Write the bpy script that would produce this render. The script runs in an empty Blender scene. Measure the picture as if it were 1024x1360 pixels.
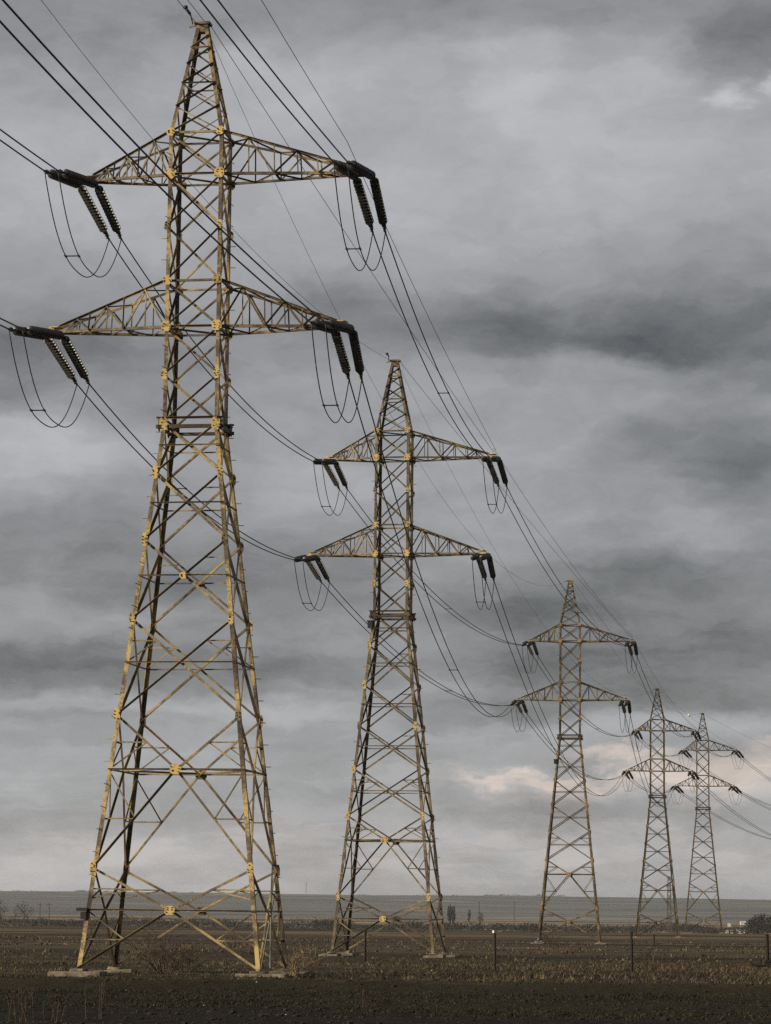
import bpy, bmesh, math, random
from mathutils import Vector, Matrix, noise
R = random.Random(7)
rad = math.radians
scene = bpy.context.scene
COL = scene.collection
CZ = 1.7                      # eye height above the field
F = 3924.27                   # focal length in photo pixels (1024 wide)

# ------------------------------------------------------------------ helpers
def set_props(o, label=None, cat=None, group=None, kind=None):
    if label:
        n = len(label.split())
        assert 4 <= n <= 16, (n, label)
        o['label'] = label
    if cat: o['category'] = cat
    if group: o['group'] = group
    if kind: o['kind'] = kind
    return o

def empty(name, loc, rz=0.0):
    o = bpy.data.objects.new(name, None)
    o.location = loc; o.rotation_euler = (0, 0, rz); o.empty_display_size = .3
    COL.objects.link(o)
    return o

class MB:
    """collects polygons and links them as one mesh object"""
    def __init__(s): s.v = []; s.f = []; s.dark = []
    def add(s, verts, faces):
        b = len(s.v)
        s.v.extend(tuple(p) for p in verts)
        s.f.extend(tuple(b + i for i in f) for f in faces)
    def angle(s, p, q, a, b, u, v, t):
        """rolled angle section from p to q: flange of width a along u, flange of width b along v"""
        p = Vector(p); q = Vector(q)
        sec = [(0, 0), (a, 0), (a, t), (t, t), (t, b), (0, b)]
        vs = [p + u * x + v * y for x, y in sec] + [q + u * x + v * y for x, y in sec]
        fs = [(i, (i + 1) % 6, 6 + (i + 1) % 6, 6 + i) for i in range(6)] + [(5, 4, 3, 2, 1, 0), (6, 7, 8, 9, 10, 11)]
        s.add(vs, fs)
    def beam(s, p, q, w, h, up=Vector((0, 0, 1))):
        p = Vector(p); q = Vector(q); d = (q - p).normalized()
        if abs(d.dot(up)) > .98: up = Vector((0, 1, 0))
        a = d.cross(up).normalized() * (w / 2); b = a.cross(d).normalized() * (h / 2)
        vs = [x + y for x in (p, q) for y in (-a - b, a - b, a + b, -a + b)]
        s.add(vs, [(0, 1, 5, 4), (1, 2, 6, 5), (2, 3, 7, 6), (3, 0, 4, 7), (3, 2, 1, 0), (4, 5, 6, 7)])
    def box(s, c, sx, sy, sz):
        x, y, z = c
        s.beam((x - sx / 2, y, z), (x + sx / 2, y, z), sy, sz)
    def tube(s, pts, r, n=6, r2=None, cap=True):
        pts = [Vector(p) for p in pts]; base = len(s.v); m = len(pts)
        for i, p in enumerate(pts):
            d = (pts[min(i + 1, m - 1)] - pts[max(i - 1, 0)]).normalized()
            up = Vector((0, 0, 1)) if abs(d.z) < .9 else Vector((0, 1, 0))
            a = d.cross(up).normalized(); b = a.cross(d)
            rr = r if r2 is None else r + (r2 - r) * i / (m - 1)
            for k in range(n):
                t = 2 * math.pi * k / n
                s.v.append(tuple(p + a * (rr * math.cos(t)) + b * (rr * math.sin(t))))
        for i in range(m - 1):
            for k in range(n):
                k2 = (k + 1) % n
                s.f.append((base + i * n + k, base + i * n + k2, base + (i + 1) * n + k2, base + (i + 1) * n + k))
        if cap:
            s.f.append(tuple(base + k for k in reversed(range(n))))
            s.f.append(tuple(base + (m - 1) * n + k for k in range(n)))
    def lathe(s, prof, n=10, org=Vector((0, 0, 0))):
        """profile [(radius, z)] turned about z"""
        base = len(s.v)
        for r, z in prof:
            for k in range(n):
                t = 2 * math.pi * k / n
                s.v.append((org[0] + r * math.cos(t), org[1] + r * math.sin(t), org[2] + z))
        for i in range(len(prof) - 1):
            for k in range(n):
                k2 = (k + 1) % n
                s.f.append((base + i * n + k, base + i * n + k2, base + (i + 1) * n + k2, base + (i + 1) * n + k))
        s.f.append(tuple(base + k for k in reversed(range(n))))
        s.f.append(tuple(base + (len(prof) - 1) * n + k for k in range(n)))
    def plate(s, c, nrm, up, w, h, th, bolts=0):
        """eight-cornered plate with its back face at c, outward along nrm, with bolt heads"""
        c = Vector(c); nrm = nrm.normalized(); up = (up - nrm * up.dot(nrm)).normalized(); r = up.cross(nrm)
        k = .52
        o8 = [(-1, -k), (-k, -1), (k, -1), (1, -k), (1, k), (k, 1), (-k, 1), (-1, k)]
        o8 = [(x * R.uniform(.93, 1.05), y * R.uniform(.95, 1.05)) for x, y in o8]
        lo = [c + r * (x * w / 2) + up * (y * h / 2) for x, y in o8]
        vs = lo + [p + nrm * th for p in lo]
        s.add(vs, [tuple(reversed(range(8))), tuple(range(8, 16))] + [(i, (i + 1) % 8, 8 + (i + 1) % 8, 8 + i) for i in range(8)])
        for i in range(bolts):
            x = (-.30, .30)[i % 2] * w + R.uniform(-.03, .03); y = (-.36 + .72 * (i // 2 + .5) / ((bolts + 1) // 2)) * h + R.uniform(-.03, .03)
            b = c + r * x + up * y + nrm * th
            ring = [b + (r * math.cos(j * math.pi / 3) + up * math.sin(j * math.pi / 3)) * .0165 for j in range(6)]
            s.dark.extend(range(len(s.f), len(s.f) + 7))
            s.add(ring + [p + nrm * .022 for p in ring], [tuple(range(6, 12))] + [(j, (j + 1) % 6, 6 + (j + 1) % 6, 6 + j) for j in range(6)])
    def data(s, name):
        m = bpy.data.meshes.new(name); m.from_pydata(s.v, [], s.f)
        if len(s.f) < 60000:
            bm = bmesh.new(); bm.from_mesh(m); bmesh.ops.recalc_face_normals(bm, faces=bm.faces); bm.to_mesh(m); bm.free()
        m.update()
        return m
    def build(s, name, mat, parent=None, smooth=False):
        m = s.data(name); m.materials.append(mat)
        if s.dark:
            m.materials.append(M['bolt'])
            for i in s.dark: m.polygons[i].material_index = 1
        if smooth: m.polygons.foreach_set('use_smooth', [True] * len(m.polygons))
        o = bpy.data.objects.new(name, m); COL.objects.link(o)
        if parent: o.parent = parent
        return o

# ------------------------------------------------------------------ materials
def new_mat(name):
    m = bpy.data.materials.new(name); m.use_nodes = True
    nt = m.node_tree; b = nt.nodes['Principled BSDF']
    return m, nt, b

def nd(nt, t, **kw):
    n = nt.nodes.new(t)
    for k, v in kw.items(): setattr(n, k, v)
    return n

def ramp(nt, fac, stops, interp='LINEAR'):
    r = nd(nt, 'ShaderNodeValToRGB'); r.color_ramp.interpolation = interp
    el = r.color_ramp.elements
    while len(el) < len(stops): el.new(.5)
    for e, (p, c) in zip(el, stops):
        e.position = p; e.color = (*c, 1) if len(c) == 3 else c
    nt.links.new(fac, r.inputs[0])
    return r.outputs[0]

def noise_tex(nt, vec, scale, detail=4, rough=.55, sc=None):
    if sc:
        mp = nd(nt, 'ShaderNodeMapping'); mp.inputs['Scale'].default_value = sc
        nt.links.new(vec, mp.inputs[0]); vec = mp.outputs[0]
    n = nd(nt, 'ShaderNodeTexNoise'); n.inputs['Scale'].default_value = scale
    n.inputs['Detail'].default_value = detail; n.inputs['Roughness'].default_value = rough
    nt.links.new(vec, n.inputs['Vector'])
    return n.outputs['Fac']

def mixc(nt, fac, a, b, blend='MIX'):
    m = nd(nt, 'ShaderNodeMix', data_type='RGBA', blend_type=blend)
    for sock, val in ((m.inputs[0], fac), (m.inputs[6], a), (m.inputs[7], b)):
        if isinstance(val, (int, float)): sock.default_value = val
        elif isinstance(val, tuple): sock.default_value = (*val, 1)
        else: nt.links.new(val, sock)
    return m.outputs[2]

def mth(nt, op, a, b=None, c=None, clamp=False):
    m = nd(nt, 'ShaderNodeMath', operation=op, use_clamp=clamp)
    for i, v in enumerate((a, b, c)):
        if v is None: continue
        if isinstance(v, (int, float)): m.inputs[i].default_value = v
        else: nt.links.new(v, m.inputs[i])
    return m.outputs[0]

def bump(nt, b, h, strength, dist):
    n = nd(nt, 'ShaderNodeBump'); n.inputs['Strength'].default_value = strength; n.inputs['Distance'].default_value = dist
    nt.links.new(h, n.inputs['Height']); nt.links.new(n.outputs[0], b.inputs['Normal'])

def paint(name, yellow, worn, rust, cover=.5, s1=2.2, s2=26, spread=.10, rough=.62):
    """old yellow paint over rusting steel"""
    m, nt, b = new_mat(name)
    co = nd(nt, 'ShaderNodeTexCoord').outputs['Object']
    oi = nd(nt, 'ShaderNodeObjectInfo'); va = nd(nt, 'ShaderNodeVectorMath', operation='MULTIPLY_ADD')
    nt.links.new(oi.outputs['Random'], va.inputs[0]); va.inputs[1].default_value = (37, 53, 71); nt.links.new(co, va.inputs[2]); co = va.outputs[0]
    a = noise_tex(nt, co, s1, 5, .65); f = noise_tex(nt, co, s2, 3, .7); g = noise_tex(nt, co, .7, 3)
    k = mth(nt, 'ADD', mth(nt, 'MULTIPLY', a, .70), mth(nt, 'MULTIPLY', f, .30))
    k = mth(nt, 'ADD', k, mth(nt, 'MULTIPLY', mth(nt, 'SUBTRACT', g, .5), .35))
    c = ramp(nt, k, [(0, rust), (cover - spread * 1.6, tuple(x * 1.5 for x in rust)), (cover - spread * .2, worn), (cover + spread, yellow), (1, tuple(min(1, x * 1.1) for x in yellow))])
    nt.links.new(c, b.inputs['Base Color'])
    b.inputs['Roughness'].default_value = rough
    b.inputs['Specular IOR Level'].default_value = .35
    bump(nt, b, f, .35, .004)
    return m

RUST = (.030, .021, .015)
M = {}
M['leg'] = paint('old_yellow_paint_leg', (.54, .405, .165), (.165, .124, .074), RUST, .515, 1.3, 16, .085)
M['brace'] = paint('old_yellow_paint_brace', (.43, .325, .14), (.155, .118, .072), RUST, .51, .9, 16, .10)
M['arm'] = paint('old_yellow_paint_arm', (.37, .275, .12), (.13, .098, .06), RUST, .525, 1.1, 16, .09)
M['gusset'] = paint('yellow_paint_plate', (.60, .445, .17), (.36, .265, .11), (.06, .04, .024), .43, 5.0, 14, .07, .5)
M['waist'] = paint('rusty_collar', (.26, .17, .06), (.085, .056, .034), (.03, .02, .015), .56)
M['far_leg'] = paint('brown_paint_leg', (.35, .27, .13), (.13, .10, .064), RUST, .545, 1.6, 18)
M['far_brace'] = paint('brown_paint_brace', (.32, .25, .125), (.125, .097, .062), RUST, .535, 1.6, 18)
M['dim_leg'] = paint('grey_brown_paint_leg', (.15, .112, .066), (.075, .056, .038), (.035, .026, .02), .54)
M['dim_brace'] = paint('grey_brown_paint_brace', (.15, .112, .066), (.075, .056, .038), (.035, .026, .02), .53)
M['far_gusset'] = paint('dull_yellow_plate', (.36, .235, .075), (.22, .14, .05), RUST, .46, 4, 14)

def simple(name, col, rough=.5, metal=0, var=0, scale=8.):
    m, nt, b = new_mat(name)
    b.inputs['Roughness'].default_value = rough; b.inputs['Metallic'].default_value = metal
    co = nd(nt, 'ShaderNodeTexCoord').outputs['Object']
    f = noise_tex(nt, co, scale, 4)
    c = ramp(nt, f, [(.3, tuple(x * (1 - var) for x in col)), (.7, tuple(min(1, x * (1 + var)) for x in col))])
    nt.links.new(c, b.inputs['Base Color'])
    return m
M['bolt'] = simple('rusty_bolt', (.035, .024, .017), .7, 0, .3)
M['galv'] = simple('grey_zinc_steel', (.14, .135, .13), .5, .3, .35, 5)
M['porcelain'] = simple('black_brown_glaze', (.026, .025, .026), .42, 0, .4, 3)
M['fitting'] = simple('dark_fitting_steel', (.035, .033, .032), .5, .4, .3)
M['wire'] = simple('dark_aluminium_wire', (.028, .028, .03), .55, .2, .2)
M['concrete'] = simple('weathered_concrete', (.19, .16, .12), .9, 0, .6, 4.5)
M['post'] = simple('rusty_post', (.016, .011, .009), .85, 0, .4)
M['box'] = simple('black_box', (.012, .011, .011), .7, 0, .2)
M['twig'] = simple('dead_twigs', (.075, .05, .036), .9, 0, .4)
M['pale_twig'] = simple('pale_dead_stems', (.22, .16, .10), .9, 0, .4)
M['white'] = simple('white_render', (.60, .60, .59), .8, 0, .06, .6)
M['roof'] = simple('red_roof', (.22, .07, .05), .8, 0, .2, 1)
M['roof_grey'] = simple('grey_roof', (.25, .25, .26), .8, 0, .2, 1)
M['glass'] = simple('dark_window', (.02, .02, .025), .2, 0, .1)
M['far_leaf'] = simple('far_tree_mass', (.030, .029, .027), 1, 0, .5, .3)
M['mast'] = simple('mast_steel', (.12, .11, .11), .6, .2, .1)
M['stone'] = simple('pale_stone', (.55, .52, .46), .8, 0, .25, 4)
M['ball'] = simple('white_ball', (.8, .8, .78), .5, 0, .05)

# ------------------------------------------------------------------ fitted layout (metres, camera at the origin of x and y)
TW = [  # x, distance, ground offset from the eye, yaw, body class
    (-5.418, 82.7032, -1.6277, -9.2054), (.3791, 133.8299, -1.7619, -9.9251), (13.9864, 221.3581, -1.9774, -5.6834),
    (30.0648, 324.312, -2.2021, -1.8766), (39.6003, 366.4745, -1.9429, -5.0562)]
HEAD = dict(A=1.3695, LB=2.7458, LT=4.0741, M=5.6612, UB=7.1624, UT=8.3941, P=11.7264)
WW, WUT, DR = .8004, .7892, .7854
ARMS = {'A': dict(uL=3.3134, uR=4.7773, lL=4.2031, lR=4.2247), 'B': dict(uL=3.0181, uR=4.5775, lL=3.823, lR=4.1426),
        'C': dict(uL=2.3243, uR=4.1231, lL=3.3514, lR=3.7645)}
BODY = {'A': dict(zW=15.2735, wF=2.5439, nodes=[13.8243, 11.9083, 9.6649, 6.9831, 2.7784], k=(.585, .643)),
        'B': dict(zW=15.2135, wF=2.3362, nodes=[13.7874, 11.9727, 10.1101, 8.1782, 6.0718, 2.4986], k=(.60, .70))}
def tower_z(i): return TW[i][2] + CZ
def arm_class(i): return 'ABBCC'[i]
V = Vector

def smooth(a, b, x):
    t = max(0., min(1., (x - a) / (b - a))); return t * t * (3 - 2 * t)

# ------------------------------------------------------------------ pylons
NAMES = ['nearest pylon', 'second pylon from the left', 'middle pylon', 'fourth pylon from the left', 'rightmost pylon']
SHORT = ['nearest', 'second', 'middle', 'fourth', 'rightmost']
TOWER_LABEL = ['tallest looking lattice pylon, golden paint on rusty steel, nearest on the left',
               'second lattice pylon from the left, golden brown paint, standing behind the nearest one',
               'middle lattice pylon of the five, brown paint, small black box at its waist',
               'fourth lattice pylon from the left, partly overlapped with the rightmost pylon',
               'rightmost and smallest looking grey brown lattice pylon of the row']

def make_pylon(i):
    x, d, zo, yaw = TW[i]
    near = i == 0; sec = i == 1
    root = empty('lattice_pylon', (x, d, zo + CZ), rad(yaw))
    set_props(root, TOWER_LABEL[i], 'pylon', 'row of lattice pylons')
    bd = BODY['A' if i == 0 else 'B']; ar = ARMS[arm_class(i)]
    zW, wF = bd['zW'], bd['wF']
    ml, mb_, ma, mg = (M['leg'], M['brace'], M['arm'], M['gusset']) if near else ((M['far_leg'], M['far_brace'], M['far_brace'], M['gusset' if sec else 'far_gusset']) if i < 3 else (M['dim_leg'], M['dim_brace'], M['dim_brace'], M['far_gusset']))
    zUT = zW + HEAD['UT']; zP = zW + HEAD['P']; wP = .15
    def hw(z):
        if z <= zW: return wF + (WW - wF) * z / zW
        if z <= zUT: return WW + (WUT - WW) * (z - zW) / HEAD['UT']
        return WUT + (wP - WUT) * (z - zUT) / (zP - zUT)
    def corner(c, z):      # c 0 front left, 1 front right, 2 back right, 3 back left
        w = hw(z); sx = (-1, 1, 1, -1)[c]; sy = (-1, -1, 1, 1)[c]
        return V((sx * w, sy * w * DR, z))
    faces = [(0, 1, V((0, -1, 0))), (1, 2, V((1, 0, 0))), (2, 3, V((0, 1, 0))), (3, 0, V((-1, 0, 0)))]
    # legs
    for c in range(4):
        b = MB(); sx = (-1, 1, 1, -1)[c]; sy = (-1, -1, 1, 1)[c]
        for z0, z1, s in ((-.1, zW, .118 if near else .125), (zW, zUT, .108 if near else .115)):
            b.angle(corner(c, z0), corner(c, z1), s, s, V((-sx, 0, 0)), V((0, -sy, 0)), .018)
        if c in (0, 2):                              # step bolts
            z = 2.6
            while z < zUT:
                p = corner(c, z); dirn = V((sx, 0, 0)) if int(z * 10) % 2 else V((sx * .2, sy, 0)).normalized()
                b.tube([p - dirn * .01, p + dirn * .15], .011, 5); z += .85 if not near else .62
        # splice plates
        for z in (bd['nodes'][2] + .5, bd['nodes'][-1] + 1.6):
            p = corner(c, z); q = corner(c, z + .5)
            o = V((sx * .008, sy * .008, 0))
            b.angle(p + o, q + o, .112, .112, V((-sx, 0, 0)), V((0, -sy, 0)), .007)
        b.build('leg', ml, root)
    # bracing per face
    levels = [0.05] + list(reversed(bd['nodes'])) + [zW, zW + HEAD['A'], zW + HEAD['LB'], zW + HEAD['LT'], zW + HEAD['M'], zW + HEAD['UB'], zUT]
    nlow = len(bd['nodes']) + 1
    def brace(b, p, q, n, s, outward, off, t=.012, flip=1):
        """angle bar lying in a face with outward normal n"""
        dv = (q - p).normalized(); u = n.cross(dv).normalized()
        if u.z < 0: u = -u
        if outward and abs(n.x) > .9: outward = False; off = -.020 if off < .03 else -.05
        v = n if outward else -n
        if outward: # outstanding flange on the upper edge
            b.angle(p + u * s / 2 + n * off, q + u * s / 2 + n * off, s, s * .9, -u, v, t)
        else:
            b.angle(p - u * s / 2 + n * off, q - u * s / 2 + n * off, s, s * .9, u, v, t)
    for fi, (c0, c1, n) in enumerate(faces):
        b = MB(); g = b
        for li in range(len(levels) - 1):
            z0, z1 = levels[li], levels[li + 1]
            low = li < nlow
            A0, B0, A1, B1 = corner(c0, z0), corner(c1, z0), corner(c0, z1), corner(c1, z1)
            s = .076 if low else .066
            if li < 2:                                # the two lowest panels: bars broken at a centre plate
                zc = z0 + (z1 - z0) * bd['k'][li]; s = .095
                Cc = (corner(c0, zc) + corner(c1, zc)) / 2; s = .064
                for p in (A0, B1): brace(b, p, Cc, n, s, p is A0, .016 if p is A0 else -.03)
                for p in (B0, A1): brace(b, Cc, p, n, s, False, -.03)
                # redundants
                for cc, low_p, hi_p in ((c0, A0, A1), (c1, B0, B1)):
                    ins = (Cc - corner(cc, zc)).normalized()
                    for fz, base_p in ((.5, low_p), (.5, hi_p)):
                        dg = base_p.lerp(Cc, fz); lg = corner(cc, dg.z)
                        tg = b
                        brace(tg, lg, dg, n, .036, False, -.044, .006)
                        other = corner(cc, zc if li == 1 or base_p is low_p else (zc + dg.z) / 2)
                        brace(tg, other, dg, n, .036, False, -.056, .006)
            else:
                brace(b, A1, B0, n, s, False, -.034)   # falls to the right seen from outside
                brace(b, A0, B1, n, s * .74, True, .020)
                t = hw(z0) / (hw(z0) + hw(z1)); zc = z0 + (z1 - z0) * t
                Cc = (corner(c0, zc) + corner(c1, zc)) / 2
                if low and li <= 4 + (0 if near else 1) and fi in (0, 2):
                    for cc, P_ in ((c0, A1), (c1, B1), (c1, B0))[0 if li == 2 else 1:2]:
                        dg = P_.lerp(Cc, .5); lg = corner(cc, dg.z)
                        if (cc == c1 and P_ is B1) or li == 2:
                            brace(g, lg, dg, n, .034, False, -.05, .006)
                            if li == 2: brace(g, corner(cc, zc), dg, n, .034, False, -.062, .006)
            # horizontals
            if low and z0 < zW - 1.2:
                brace(b, corner(c0, zc), corner(c1, zc), n, .042 if li > 1 else .052, True, .034 if fi in (0, 2) else -.03, .008)
        for k in ('LB', 'LT', 'UB', 'UT'):
            z = zW + HEAD[k]
            brace(b, corner(c0, z), corner(c1, z), n, .064, k in ('LB', 'UB'), .046, .010)
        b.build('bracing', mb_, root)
    # plan bracing
    zs = []
    for li in range(nlow):
        z0, z1 = levels[li], levels[li + 1]
        zs.append(z0 + (z1 - z0) * bd['k'][li] if li < 2 else z0 + (z1 - z0) * .54)
    for z in zs[1:2]:
        b = MB()
        mids = [(corner(k, z) + corner((k + 1) % 4, z)) / 2 for k in range(4)]
        for k in range(4):
            b.angle(mids[k], mids[(k + 1) % 4], .05, .05, V((0, 0, 1)), (mids[(k + 1) % 4] - mids[k]).normalized().cross(V((0, 0, 1))), .007)
        b.build('plan_bracing', mb_, root)
    for z in (zW + HEAD['LB'], zW + HEAD['UB'], zUT):
        b = MB()
        b.angle(corner(0, z - .06), corner(2, z - .06), .06, .06, V((0, 0, 1)), V((.6, -.8, 0)), .008)
        b.build('plan_bracing', mb_, root)
    # waist collar
    b = MB()
    for c0, c1, n in faces:
        for dz, s in ((.12, .065), (-.12, .10)):
            p = corner(c0, zW + dz) + n * .05; q = corner(c1, zW + dz) + n * .05
            e = (q - p).normalized() * .16
            brace(b, p - e, q + e, n, s, dz > 0, .03, .014)
    wc = b.build('waist_collar', M['waist'] if i < 3 else ml, root)
    for c in range(4):
        b = MB(); sx = (-1, 1, 1, -1)[c]; sy = (-1, -1, 1, 1)[c]
        n = V((0, sy, 0))
        b.plate(corner(c, zW - .05) + n * .10 - V((sx * .05, 0, 0)), n, V((0, 0, 1)), .25, .38, .014, 4)
        b.plate(corner(c, zW - .05) + V((sx * .10, -sy * .05, 0)), V((sx, 0, 0)), V((0, 0, 1)), .24, .38, .014, 4)
        b.build('clamp_plate', mg if sy < 0 and near else M['waist'], wc)
    # gusset plates on the front and back faces
    gz = [(z, .17, .36) for z in bd['nodes']] + [(zW + HEAD['A'], .18, .30), (zW + HEAD['LB'], .29, .30), (zW + HEAD['LT'], .25, .26), (zW + HEAD['M'], .16, .26), (zW + HEAD['UB'], .29, .30), (zUT, .23, .24)]
    for c in range(4):
        sx = (-1, 1, 1, -1)[c]; sy = (-1, -1, 1, 1)[c]; n = V((0, sy, 0))
        for z, w, h in gz:
            b = MB()
            if i > 2: w *= .85
            b.plate(corner(c, z) + n * .125 - V((sx * (w / 2 - .045 if w < .25 else .07), 0, 0)), n, V((0, 0, 1)), w, h, .012, 6 if i < 2 else 0)
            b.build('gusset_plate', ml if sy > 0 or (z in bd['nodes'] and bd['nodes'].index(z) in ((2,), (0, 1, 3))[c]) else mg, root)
    for li in (0, 1) + ((3,) if near else ()):
        zc = zs[li]
        for sy in (-1, 1):
            b = MB(); p = V((0, sy * hw(zc) * DR, zc)); n = V((0, sy, 0))
            sz = (.29, .33, .25, .21)[li]
            b.plate(p + n * .115, n, V((0, 0, 1)), sz, sz * .85, .012, 6 if i < 2 else 0)
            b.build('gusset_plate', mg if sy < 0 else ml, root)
    # crossarms
    tips = {}
    for key, kb, kt in (('uL', 'UB', 'UT'), ('uR', 'UB', 'UT'), ('lL', 'LB', 'LT'), ('lR', 'LB', 'LT')):
        sx = -1 if key[1] == 'L' else 1
        ex = ar[key]; zb = zW + HEAD[kb]; zt = zW + HEAD[kt]
        tip = V((sx * ex, 0, zb + .08)); tips[key] = tip
        b = MB()
        cl = {}
        for sy in (-1, 1):
            w0 = hw(zb); root_b = V((sx * w0, sy * w0 * DR, zb)); root_t = V((sx * hw(zt), sy * hw(zt) * DR, zt))
            end_b = tip + V((-sx * .12, sy * .10, -.05)); end_t = tip + V((-sx * .18, sy * .07, .10))
            n = V((0, sy, 0))
            nn = V((sx * (w0 * DR - .10), sy * (ex - w0), 0)).normalized()
            brace(b, root_b, end_b, nn, .078, False, .02, .012)
            brace(b, root_t, end_t, nn, .072, True, .02, .012)
            fr = [0, .19, .38, .55, .70, .83, .93]
            pb = [root_b.lerp(end_b, f) for f in fr]; pt = [root_t.lerp(end_t, f) for f in fr]
            cl[sy] = (pb, pt)
            for k in range(1, len(fr) - 1):
                if k % 2 == 1:
                    brace(b, pt[k], pb[k - 1], nn, .05, True, .045, .007)
                    brace(b, pt[k], pb[k + 1], nn, .05, False, -.012, .007)
                    brace(b, pt[k], pb[k], nn, .034, False, -.030, .006)
                else:
                    brace(b, pb[k], pt[k], nn, .036, True, .06, .006)
        for k in range(1, 7):                           # bottom and top lacing
            pa = cl[-1 if k % 2 else 1][0][k - 1]; pc = cl[1 if k % 2 else -1][0][k]
            b.angle(pa, pc, .042, .042, V((0, 0, -1)), (pc - pa).cross(V((0, 0, 1))).normalized(), .007)
            pa = cl[1 if k % 2 else -1][1][k - 1]; pc = cl[-1 if k % 2 else 1][1][k]
            b.angle(pa, pc, .038, .038, V((0, 0, -1)), (pc - pa).cross(V((0, 0, 1))).normalized(), .007)
            if k % 2 == 0 and k < 6:
                pa = cl[-1][0][k]; pc = cl[1][0][k]
                b.angle(pa + V((0, 0, .004)), pc + V((0, 0, .004)), .05, .05, V((0, 0, 1)), V((1, 0, 0)), .007)
        arm = b.build('crossarm', ma, root)
        b = MB()
        b.plate(tip + V((-sx * .06, 0, -.06)), V((0, 0, -1)), V((1, 0, 0)), .46, .40, .025, 0)
        b.plate(tip + V((-sx * .06, 0, .07)), V((0, 0, 1)), V((1, 0, 0)), .40, .36, .02, 0)
        b.box(tip + V((sx * .05, 0, 0)), .16, .24, .125)
        b.build('tip_plate', mg, arm)
        # attachment lug beam carrying the four strings
        b = MB(); b.beam(tip + V((-.30, 0, -.12)), tip + V((.30, 0, -.12)), .07, .05)
        b.build('attachment_bar', M['fitting'], arm)
    # peak
    b = MB()
    for c in range(4):
        sx = (-1, 1, 1, -1)[c]; sy = (-1, -1, 1, 1)[c]
        b.angle(corner(c, zUT), corner(c, zP), .105, .105, V((-sx, 0, 0)), V((0, -sy, 0)), .014)
    pl = [zUT]; zc = zUT
    for k in range(5): pl.append(pl[-1] + (zP - .35 - zUT) * (.27, .235, .20, .165, .13)[k])
    for c0, c1, n in faces:
        for k in range(5):
            A0, B0, A1, B1 = corner(c0, pl[k]), corner(c1, pl[k]), corner(c0, pl[k + 1]), corner(c1, pl[k + 1])
            brace(b, A0, B1, n, .052, True, .018, .009)
            if k < 3 and abs(n.y) > .5 or k == 1: brace(b, A1, B0, n, .030, False, -.036, .006)
            if k in (1, 3): brace(b, A1, B1, n, .044, k % 2 == 1, .04, .007)
    pk = b.build('peak', ml if not near else M['arm'], root)
    b = MB()
    b.box((0, 0, zP + .03), .46, .36, .07); b.box((0, 0, zP - .12), .33, .27, .22)
    b.beam((-.23, .05, zP + .02), (-.42, .05, zP - .02), .05, .05)
    b.build('cap_plate', ml if not near else M['arm'], pk)
    # footings
    for c in range(4):
        b = MB(); p = corner(c, 0)
        sx = (-1, 1, 1, -1)[c]
        wdt = (1.42, 1.30, 1.0, 1.15)[c] if i == 0 else .85
        c0 = (p.x + (.05 if c == 0 else .06) * (1 if near else 0), p.y)
        b.beam((c0[0] - wdt / 2, c0[1], -.24), (c0[0] + wdt / 2, c0[1], -.23), .8, .42)
        b.box((p.x - sx * .06, p.y - (-1, -1, 1, 1)[c] * .05, .02), .36, .34, .08)
        ft = b.build('footing', M['concrete'], root)
        bv = ft.modifiers.new('edge', 'BEVEL'); bv.width = .04; bv.segments = 2
        for v_ in ft.data.vertices: v_.co += V((R.uniform(-.06, .06), R.uniform(-.05, .05), R.uniform(-.05, .03)))
    if i == 0:
        b = MB(); p = corner(0, 1.55) + V((.03, -.02, 0))
        b.box(p + V((-.07, 0, -.06)), .16, .14, .20); b.box(p + V((-.12, 0, .10)), .30, .18, .09)
        b.build('junction_box', M['box'], root)
        # grey pipe braces of the right rear corner
        b = MB()
        b.tube([corner(1, 0.1).lerp(corner(2, .1), .35), corner(1, 2.0).lerp(corner(2, 2.0), .62), corner(2, 3.0) + V((-.1, -.1, 0))], .024, 7)
        b.tube([corner(2, 0.05) + V((-.75, -.2, 0)), corner(2, 2.2) + V((-.12, -.1, 0))], .022, 7)
        b.build('patched_brace', M['galv'], root)
    if i in (1, 2):
        b = MB(); p = corner(0, zW - (.5 if i == 1 else 1.9)) + V((-.06, 0, 0))
        b.box(p, .22, .2, .3); b.box(p + V((0, 0, .17)), .28, .24, .05)
        b.build('junction_box', M['box'], root)
    mw = Matrix.Translation((x, d, zo + CZ)) @ Matrix.Rotation(rad(yaw), 4, 'Z')
    out = {k: mw @ t for k, t in tips.items()}
    out['P'] = mw @ V((0, 0, zP + .03)); out['PR'] = mw @ V((.2, .1, zP)); out['W'] = mw @ V((0, 0, zW))
    return root, out

pyl = [make_pylon(i) for i in range(5)]
TIP = [p[1] for p in pyl]

def virtual(x, d, z, yaw, cls):
    mw = Matrix.Translation((x, d, z)) @ Matrix.Rotation(rad(yaw), 4, 'Z'); zW = BODY['A']['zW']
    o = {k: mw @ V(((-1 if k[1] == 'L' else 1) * e, 0, zW + (HEAD['UB'] if k[0] == 'u' else HEAD['LB']) + .08)) for k, e in ARMS[cls].items()}
    o['P'] = mw @ V((0, 0, zW + HEAD['P'])); o['PR'] = o['P']
    return o
T_PREV = virtual(-15.0, 23.0, .05, -9, 'A')          # the line goes on past the camera on the left
T_NEXT = virtual(86.0, 505.0, -.6, -14, 'C')         # and out of frame to the right
T_NEXT2 = virtual(150., 650., -.6, -14, 'C')
CH = [T_PREV] + TIP + [T_NEXT, T_NEXT2]

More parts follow.
